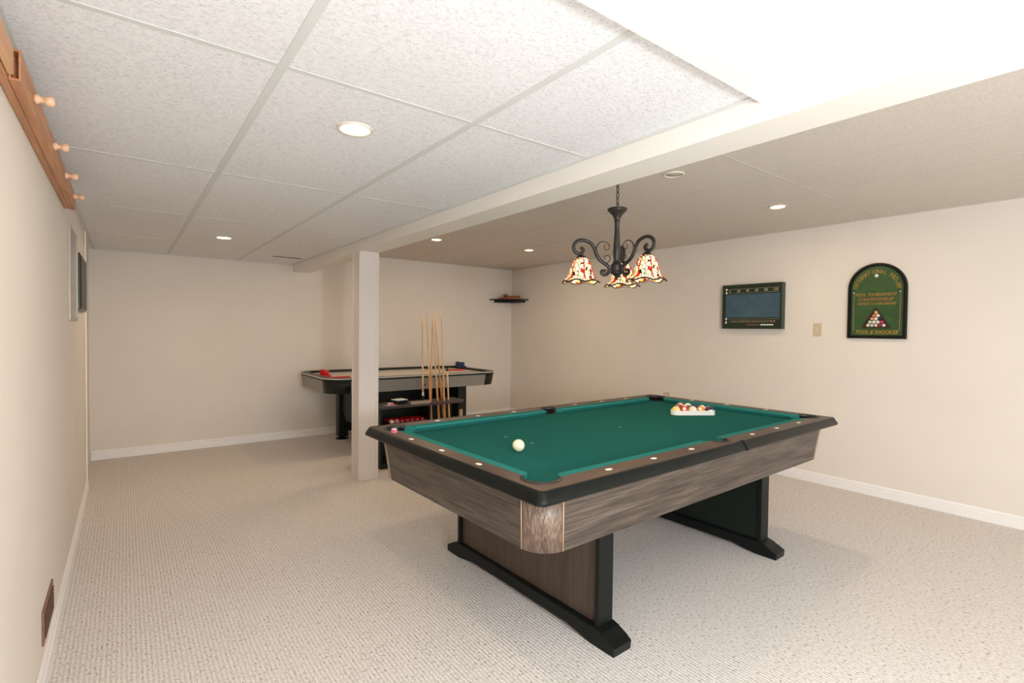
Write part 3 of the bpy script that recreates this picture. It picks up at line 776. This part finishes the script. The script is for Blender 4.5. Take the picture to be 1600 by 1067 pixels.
# ------------------------------------------------------------------ cue rack with shelves
RY0, RY1 = 4.42, 4.72
rx0, rx1 = 1.86, 2.80
cr = thing('cue_rack', 'black floor-standing cue rack with shelves in front of the air hockey table', 'cue rack', (0, 0, 0))
MB().box(rx0, rx1, RY0, RY1, 0, .05, .004).build('base', BLACK, cr)
MB().box(rx0, rx0+.02, RY0+.01, RY1, .05, .565, .003).build('side_board', BLACK, cr)
MB().box(2.375, 2.393, RY0+.03, RY1, .05, .553, .003).build('side_board', BLACK, cr)
MB().box(rx0+.02, 2.375, RY1-.015, RY1, .05, .553).build('back_board', BLACK, cr)
MB().box(2.393, rx1-.02, RY1-.015, RY1, .05, .553).build('back_board', BLACK, cr)
deck = MB(); holes = []
cues = [ # x at deck, y at deck, x top, y top, z top
 (2.424, 4.52, 2.416, 4.60, 1.476, 0, 'standing maple cue in the black rack, leftmost of the full-length ones'),
 (2.405, 4.64, 2.408, 4.68, 1.44, 1, 'slim maple cue with a black butt at the left end of the rack'),
 (2.471, 4.60, 2.492, 4.62, 1.418, 0, 'shorter maple cue in the rack whose tip crosses its right neighbour'),
 (2.529, 4.56, 2.482, 4.60, 1.412, 0, 'shorter maple cue in the rack leaning left across its neighbour'),
 (2.580, 4.52, 2.573, 4.58, 1.495, 0, 'tallest maple cue in the rack, upright on the right'),
 (2.622, 4.64, 2.535, 4.66, 1.480, 0, 'maple cue in the rack leaning left behind the tallest cue'),
 (2.654, 4.56, 2.646, 4.58, .895, 2, 'short pale stick with a black tip at the right end of the cue rack')]
hx = [(c_[0], c_[1], .022) for c_ in cues]
def circ(x, y, r, n=14): return [(x+r*cos(2*pi*k/n), y+r*sin(2*pi*k/n)) for k in range(n)]
deck.ring([(rx0, RY0), (rx1-.06, RY0), (rx1, RY0+.08), (rx1, RY1), (rx0, RY1)], [circ(*h_) for h_ in hx], .553, .571)
deck.build('deck', mat('rack_deck', (64, 50, 50), .4), cr)
MB().box(rx0+.02, 2.375, RY0+.01, RY1-.015, .365, .38).build('shelf', BLACK, cr)
for i, (x0, y0, x1, y1, zt, kind, lab) in enumerate(cues):
    z0_ = .0502 if kind != 2 else .0502
    ax, ay = (x1-x0)/(zt-.562), (y1-y0)/(zt-.562)
    P = lambda z_: Vector((x0+ax*(z_-.562), y0+ay*(z_-.562), z_))
    R = lambda z_: (.0146-(.0146-.0062)*(z_-.05)/(zt-.05)) if kind != 2 else .0095
    t_ = thing('pool_cue' if kind != 2 else 'cue_stick', lab, 'pool cue', P(z0_), 0, 'cues standing in the rack')
    def seg(zz0, zz1, m, nm):
        mb = MB(); k_ = 5; zs = [zz0+(zz1-zz0)*q/k_ for q in range(k_+1)]; mb.tube([P(z_)-P(z0_) for z_ in zs], [R(z_) for z_ in zs], 12); return mb.build(nm, m, t_)
    if kind == 2:
        seg(z0_, zt-.03, CUEW, 'shaft'); seg(zt-.03, zt, BLACK, 'tip')
    elif kind == 1:
        seg(z0_, .62, BLACKS, 'butt'); seg(.62, .655, PAPER, 'ring'); seg(.655, zt-.012, CUEW, 'shaft'); seg(zt-.012, zt, PAPER, 'tip')
    else:
        seg(z0_, .78, CUEB, 'butt'); seg(.78, zt-.02, CUEW, 'shaft'); seg(zt-.02, zt, PAPER, 'tip')
# items on the rack
ti = thing('ball_tray', 'open tray of red snooker balls on the lower shelf of the cue rack', 'tray', (2.16, 4.55, .3803))
ty_ = MB(); ty_.box(-.19, .19, -.085, .085, 0, .006); ty_.box(-.19, .19, -.085, -.08, .006, .028); ty_.box(-.19, .19, .08, .085, .006, .04); ty_.box(-.19, -.185, -.08, .08, .006, .04); ty_.box(.185, .19, -.08, .08, .006, .04)
ty_.build('tray_box', mat('tray_maroon', (120, 26, 50), .5), ti)
SRED = mat('snooker_red', (150, 14, 26), .15, coat=.5); SWHITE = mat('snooker_white', (232, 222, 190), .15, coat=.5); SPINK = mat('snooker_pink', (214, 120, 130), .15, coat=.5)
bm0 = MB().sphere((0, 0, 0), .0262, 20).build('snooker_ball', SRED); first = True
for r_ in range(3):
    for c_ in range(7):
        if first: o = bm0; first = False
        else: o = bm0.copy(); COL.objects.link(o)
        o.location = (2.16-.159+c_*.053, 4.55-.0527+r_*.0527, .3803+.0325)
        if (r_, c_) == (0, 0):
            o.data = o.data.copy(); o.data.materials.clear(); o.data.materials.append(SWHITE); tag(o, 'white ball at the left front corner of the tray of reds', 'ball', 'snooker balls in the tray')
        elif (r_, c_) == (0, 1):
            o.data = bm0.data.copy(); o.data.materials.clear(); o.data.materials.append(SPINK); tag(o, 'pink ball beside the white one in the tray of reds', 'ball', 'snooker balls in the tray')
        else:
            if o.data.materials[0] != SRED: o.data = o.data.copy(); o.data.materials.clear(); o.data.materials.append(SRED)
            tag(o, 'red snooker ball in the shelf tray, %s row, %s from the left' % (('front', 'middle', 'back')[r_], ('first', 'second', 'third', 'fourth', 'fifth', 'sixth', 'last')[c_]), 'ball', 'red snooker balls in the tray')
x = 2.0
ts = thing('chalk_tray', 'small grey tray holding two pink chalks at the left end of the rack', 'tray', (1.99, 4.50, .5713), .2)
MB().box(-.06, .06, -.035, .035, 0, .006, .002).build('tray_plate', GREY, ts)
for q, dx in enumerate((-.012, .016)):
    o = MB().box(-.011, .011, -.011, .011, 0, .02, .002).build('chalk_cube', PINK if q else mat('chalk_pale', (232, 200, 206), .8)); o.location = (1.99+dx, 4.50, .5777); tag(o, ('pink chalk cube' if q else 'pale chalk cube')+' on the small grey tray of the cue rack', 'chalk')
bx = thing('small_box', 'small dark box with a white lid standing on the cue rack deck', 'box', (2.12, 4.58, .5713), .15)
MB().box(-.055, .055, -.05, .05, 0, .035, .002).build('body', BLACK, bx); MB().box(-.06, .06, -.055, .055, .035, .042, .002).build('lid', PAPER, bx)
o = MB().box(-.10, .10, -.012, .012, 0, .03, .002).build('wooden_block', mat('greyed_wood', (150, 134, 116), .6)); o.location = (2.27, 4.44, .5713); tag(o, 'long greyish wooden block on the front edge of the rack deck', 'block')
o = MB().box(-.018, .018, -.012, .012, 0, .42, .002).build('wooden_ruler', mat('pale_slat', (176, 156, 128), .6)); o.location = (2.765, 4.50, .0503); tag(o, 'short pale wooden strip standing upright at the right end of the cue rack', 'wooden strip')

# ------------------------------------------------------------------ right wall things
# score board (shallow box, blue slate panel)
SD = .065; sb = thing('score_board', 'dark green snooker score board with a blue-grey panel on the right wall', 'score board', (XR, 2.475, 1.545))
yw, zh = .288, .212
MB().box(-SD+.012, -.0005, -yw+.004, yw-.004, -zh+.004, zh-.004).build('back', DGREEN, sb)
fr = MB(); fw_ = .028
fr.box(-SD, -.001, -yw, -yw+fw_*.5, -zh, zh, .002); fr.box(-SD, -.001, yw-fw_*.9, yw, -zh, zh, .002); fr.box(-SD, -.001, -yw+fw_*.5, yw-fw_*.9, zh-fw_, zh, .002); fr.box(-SD, -.001, -yw+fw_*.5, yw-fw_*.9, -zh, -zh+.012, .002)
fr.build('frame', DGREEN, sb)
MB().box(-SD+.006, -SD+.012, -yw+.022, yw-.035, -.105, .118).build('slate_panel', CHALK, sb)
st = MB()
for zz in (.170, .130, -.118): st.box(-SD+.003, -SD+.012, -yw+.024, yw-.035, zz-.003, zz+.003)
st.build('score_rail', mat('rail_brass', (110, 108, 86), .4), sb)
kn = []
for zz in (.168, .136, -.118, -.152):
    MB().sphere((-SD+.002, yw-.042, zz), .009, 14, sc=(.6, 1, 1.4)).build('peg', PLAST, sb)
MT = Matrix(((0, 0, -1, 0), (-1, 0, 0, 0), (0, 1, 0, 0), (0, 0, 0, 1)))  # text plane facing -x, reading toward -y
def wtext(name, s_, size, y, z, depth_x, m, parent, shear=0, depth=.0012, squeeze=1.0, rot=0):
    M = Matrix.Translation((depth_x, y, z)) @ MT @ Matrix.Rotation(rot, 4, 'Z') @ Matrix.Diagonal((squeeze, 1, 1, 1))
    return text_mesh(name, s_, size, depth, M, m, parent, shear)
LET = mat('letter_cream', (190, 184, 160), .5); LETR = mat('letter_tan', (190, 160, 130), .5)
for i, s_ in enumerate(('0', '20', '40', '60', '80', '100')):
    wtext('numeral', s_, .034, .215-i*.088, .150, -SD+.010, LET if i < 5 else LETR, sb)
wtext('small_numerals', '1 2 3 4 5 6 7 8 9 10 11 12 13 14 15 16 17 18 19', .026, -.008, -.143, -SD+.010, LETR, sb, squeeze=.86)
MB().box(-SD+.002, -SD+.012, -.21, -.095, -.180, -.168).build('card_strip', PAPER, sb)
MB().box(-SD+.003, -SD+.012, -.08, .04, -.180, -.170).build('name_strip', mat('strip_brown', (130, 84, 66), .5), sb)
# arched sign
SY, SZ0 = 1.478, 1.260; hw = .200; rad = hw; zs = 1.660-SZ0
sg = thing('arched_sign', 'arched green pool and snooker tournament sign with gold lettering on the right wall', 'sign', (XR, SY, SZ0))
def arch(w_, z_b, zc, n=24): return [(w_, z_b)]+[(w_*cos(pi*k/n), zc+w_*sin(pi*k/n)) for k in range(n+1)]+[(-w_, z_b)]
sgb = MB(); sgb.prism(arch(hw, 0, zs), -.016, -.0005, axis='x'); sgb.build('board', SGREEN, sg)
# raised rim: loft between outer and inner arches
rm = MB(); A1, A2, A3, A4 = arch(hw, 0, zs), arch(hw-.004, .004, zs), arch(hw-.020, .020, zs), arch(hw-.025, .025, zs)
L4 = [[rm.bm.verts.new((x_, p[0], p[1])) for p in A_] for A_, x_ in ((A1, -.001), (A1, -.022), (A2, -.030), (A3, -.030), (A4, -.016))]
n = len(A1)
for A_, B_ in zip(L4, L4[1:]):
    for i in range(n): f = rm.bm.faces.new((A_[i], A_[(i+1) % n], B_[(i+1) % n], B_[i])); f.smooth = False
rm.build('frame', BLACKS, sg)
SX = -.0175
wt = 'INTERNATIONAL PRO-AM'
for i, ch_ in enumerate(wt):
    if ch_ == ' ': continue
    a_ = radians(172 - i*(164/(len(wt)-1)))
    M = Matrix.Translation((SX, .145*cos(a_), zs+.145*sin(a_))) @ MT @ Matrix.Diagonal((1, 1, 1, 1))
    # on the wall the reader's right is -y, so the arc runs from +y to -y
    M = Matrix.Translation((SX, -.147*cos(a_), zs-.015+.147*sin(a_))) @ MT @ Matrix.Rotation(a_-pi/2, 4, 'Z') @ Matrix.Diagonal((.82, 1.15, 1, 1))
    text_mesh('arched_letter', ch_, .040, .0012, M, GOLD, sg)
wtext('lettering', 'POOL TOURNAMENT', .036, .008, .350, SX, GOLD, sg, shear=.25, squeeze=.80)
wtext('lettering', 'CHAMPIONSHIP', .036, .008, .312, SX, mat('gold_red', (184, 116, 70), .4), sg, shear=.25, squeeze=.94)
wtext('lettering', 'INSTRUCT & CHALLENGERS', .028, .0, .278, SX, GOLD, sg, shear=.2, squeeze=.74)
wtext('lettering', 'POOL & SNOOKER', .046, -.004, .050, SX, GOLD, sg, shear=.25, squeeze=.74)
tr2 = MB(); A = (.0, .235); tri_o = [(-.104, .084), (.104, .084), (0, .252)]; tri_i = [(-.089, .092), (.089, .092), (0, .238)]
M_ = Matrix(((0, 0, 1, 0), (1, 0, 0, 0), (0, 1, 0, 0), (0, 0, 0, 1)))
tr2.ring(tri_o, [tri_i], -.024, -.016); bmesh.ops.transform(tr2.bm, matrix=M_, verts=tr2.bm.verts); tr2.build('triangle_relief', mat('relief_brown', (62, 40, 30), .4), sg)
mi = MB(); mi.prism([(-.089, .092), (.089, .092), (0, .238)], -.0185, -.016, axis='x'); mi.build('triangle_field', mat('relief_dark', (34, 30, 22), .5), sg)
rc_ = [(230, 180, 90), (222, 120, 90), (226, 220, 200), (224, 150, 130), (225, 225, 215), (40, 40, 38), (200, 205, 180), (220, 215, 205), (226, 222, 214), (196, 60, 90), (226, 214, 160), (190, 200, 214), (226, 196, 176), (140, 30, 40), (214, 206, 200)]
i = 0
for row in range(5):
    for j in range(row+1):
        MB().sphere((-.019, -(j-row/2)*.027, .208-row*.0255), .0130, 14, sc=(.7, 1, 1)).build('relief_ball', mat('relief_ball_%d' % i, rc_[i], .3), sg); i += 1
MB().sphere((-.018, .004, .500), .013, 16, sc=(.5, 1, 1)).build('relief_cue_ball', PLAST, sg)
for yy in (.157, -.157):
    q = MB(); q.tube([(-.019, yy, .06), (-.019, yy, .365)], [.0035, .0022], 8); qo = q.build('relief_cue', mat('relief_cue', (150, 124, 104), .4) if 'relief_cue' not in MATS else MATS['relief_cue'], sg)
    MB().sphere((-.019, yy, .368), .0055, 10).build('cue_tip', PLAST, qo)
# switch plate, thermostat-like plate behind the table
sw = thing('light_switch', 'tan light switch plate between the score board and the arched sign', 'light switch', (XR, 1.912, 1.328))
MB().box(-.006, 0, -.034, .034, -.056, .056, .003).build('plate', TAN, sw); MB().box(-.014, -.006, -.005, .005, -.012, .012, .002).build('toggle', PAPER, sw)
pl = thing('wall_socket', 'tan wall socket plate low on the right wall behind the pool table', 'wall socket', (XR, 3.44, .572))
MB().box(-.006, 0, -.036, .036, -.056, .056, .003).build('plate', TAN, pl)
for zz in (-.022, .022): MB().box(-.008, -.006, -.014, .014, zz-.012, zz+.012, .001).build('outlet', PAPER, pl)
# corner shelf
cs = thing('corner_shelf', 'small black corner shelf high in the far right corner', 'shelf', (XR, YF, 0))
def quad_(rr, n=14): return [(0, 0)]+[(-rr*cos(pi/2*k/n), -rr*sin(pi/2*k/n)) for k in range(n+1)]
MB().prism([(-x, y) if False else (x, y) for x, y in [(-.001, -.001), (-.42, -.001), (-.42, -.05), (-.36, -.14), (-.14, -.36), (-.05, -.42), (-.001, -.42)]], 1.740, 1.754, axis='z').build('shelf_board', BLACKS, cs)
MB().prism([(-.001, -.001), (-.33, -.001), (-.33, -.03), (-.27, -.11), (-.11, -.27), (-.03, -.33), (-.001, -.33)], 1.708, 1.740, axis='z').build('moulding', BLACKS, cs)
oy = thing('wooden_ornament', 'small carved wooden ornament with an upright stub on the corner shelf', 'ornament', (XR-.155, YF-.155, 1.7543), -.72); oy.scale = (1.5, 1.5, 1.35)
MB().box(-.11, .11, -.03, .03, 0, .024, .008).build('body', TOYW, oy)
MB().lathe([(0, .024), (.02, .024), (.022, .05), (.014, .064), (0, .066)], 20, c=(-.04, 0, 0)).build('stub', TOYW, oy)
MB().box(-.01, .10, -.022, .022, .0245, .040, .006).build('upper_block', TOYW, oy)

# ------------------------------------------------------------------ left wall things
# oak peg rail hung high on the wall
pr_ = thing('peg_rail', 'long oak wall rail with round wooden pegs high on the left wall', 'peg rail', (XL, 1.4, 1.885))
MB().box(.0005, .021, -.62, 2.035, 0, .072, .003).build('back_board', OAK, pr_)
fb = MB()
fb.box(.022, .026, .32, 2.045, .0, .075); fb.box(.040, .044, .32, 2.045, 0, .075); fb.box(.026, .040, .32, 2.045, 0, .005); fb.box(.026, .040, .32, 2.045, .070, .075); fb.box(.026, .040, .36, .37, .005, .070, m=DARK)
fb.mats = [OAK, DARK]
for f in fb.bm.faces: pass
fb.build('front_channel', OAK, pr_)
MB().box(.022, .034, -.62, .30, .004, .070, .003).build('pale_block', PALEOAK, pr_)
for y in (1.949, 2.42, 2.86, 3.296):
    o = MB().lathe([(0, .0), (.0125, 0), (.0135, .005), (.012, .010), (.0078, .013), (.0076, .020), (.0125, .024), (.0145, .030), (.0135, .039), (.009, .043), (0, .044)], 18, M=Matrix.Rotation(pi/2, 4, 'Y')).build('peg', PEGW, pr_)
    o.location = (.044, y-1.4, .040)
# silver framed picture
fm = thing('framed_picture', 'slim silver-framed picture on the left wall nearer the camera', 'picture', (XL, 3.90, 1.585))
f_ = MB(); H_, W2, d_ = .262, .255, .010
f_.box(0, d_, -W2, -W2+.02, -H_, H_, .002); f_.box(0, d_, W2-.02, W2, -H_, H_, .002); f_.box(0, d_, -W2+.02, W2-.02, H_-.02, H_, .002); f_.box(0, d_, -W2+.02, W2-.02, -H_, -H_+.02, .002)
f_.build('frame', SILVER, fm); MB().box(.0005, .006, -W2+.02, W2-.02, -H_+.02, H_-.02).build('print', noisy('picture_print', [(.3, (168, 160, 150)), (.7, (192, 184, 172))], nscale=6, rough=.25), fm)
fm2 = thing('wall_plaque', 'dark green shallow box hanging at the far end of the left wall', 'wall plaque', (XL, 4.57, 1.575))
MB().box(0, .018, -.30, .30, -.185, .185, .003).build('body', DGREEN, fm2)
MB().box(.018, .022, -.28, .28, -.17, .17, .002).build('face_panel', mat('plaque_face', (40, 26, 30), .4), fm2)
MB().box(0, .006, -.325, -.301, -.185, .185, .002).build('edge_strip', TRIMM, fm2)
# floor-level register
rg = thing('wall_register', 'brown metal air register low on the left wall', 'vent', (XL, 2.595, .205))
MB().box(0, .006, -.155, .155, -.062, .062, .002).build('frame', REGI, rg)
lv = MB()
for k in range(7): lv.box(.006, .010, -.13, .13, -.045+k*.0135, -.038+k*.0135)
lv.build('louvre', mat('register_dark', (96, 64, 50), .5), rg)
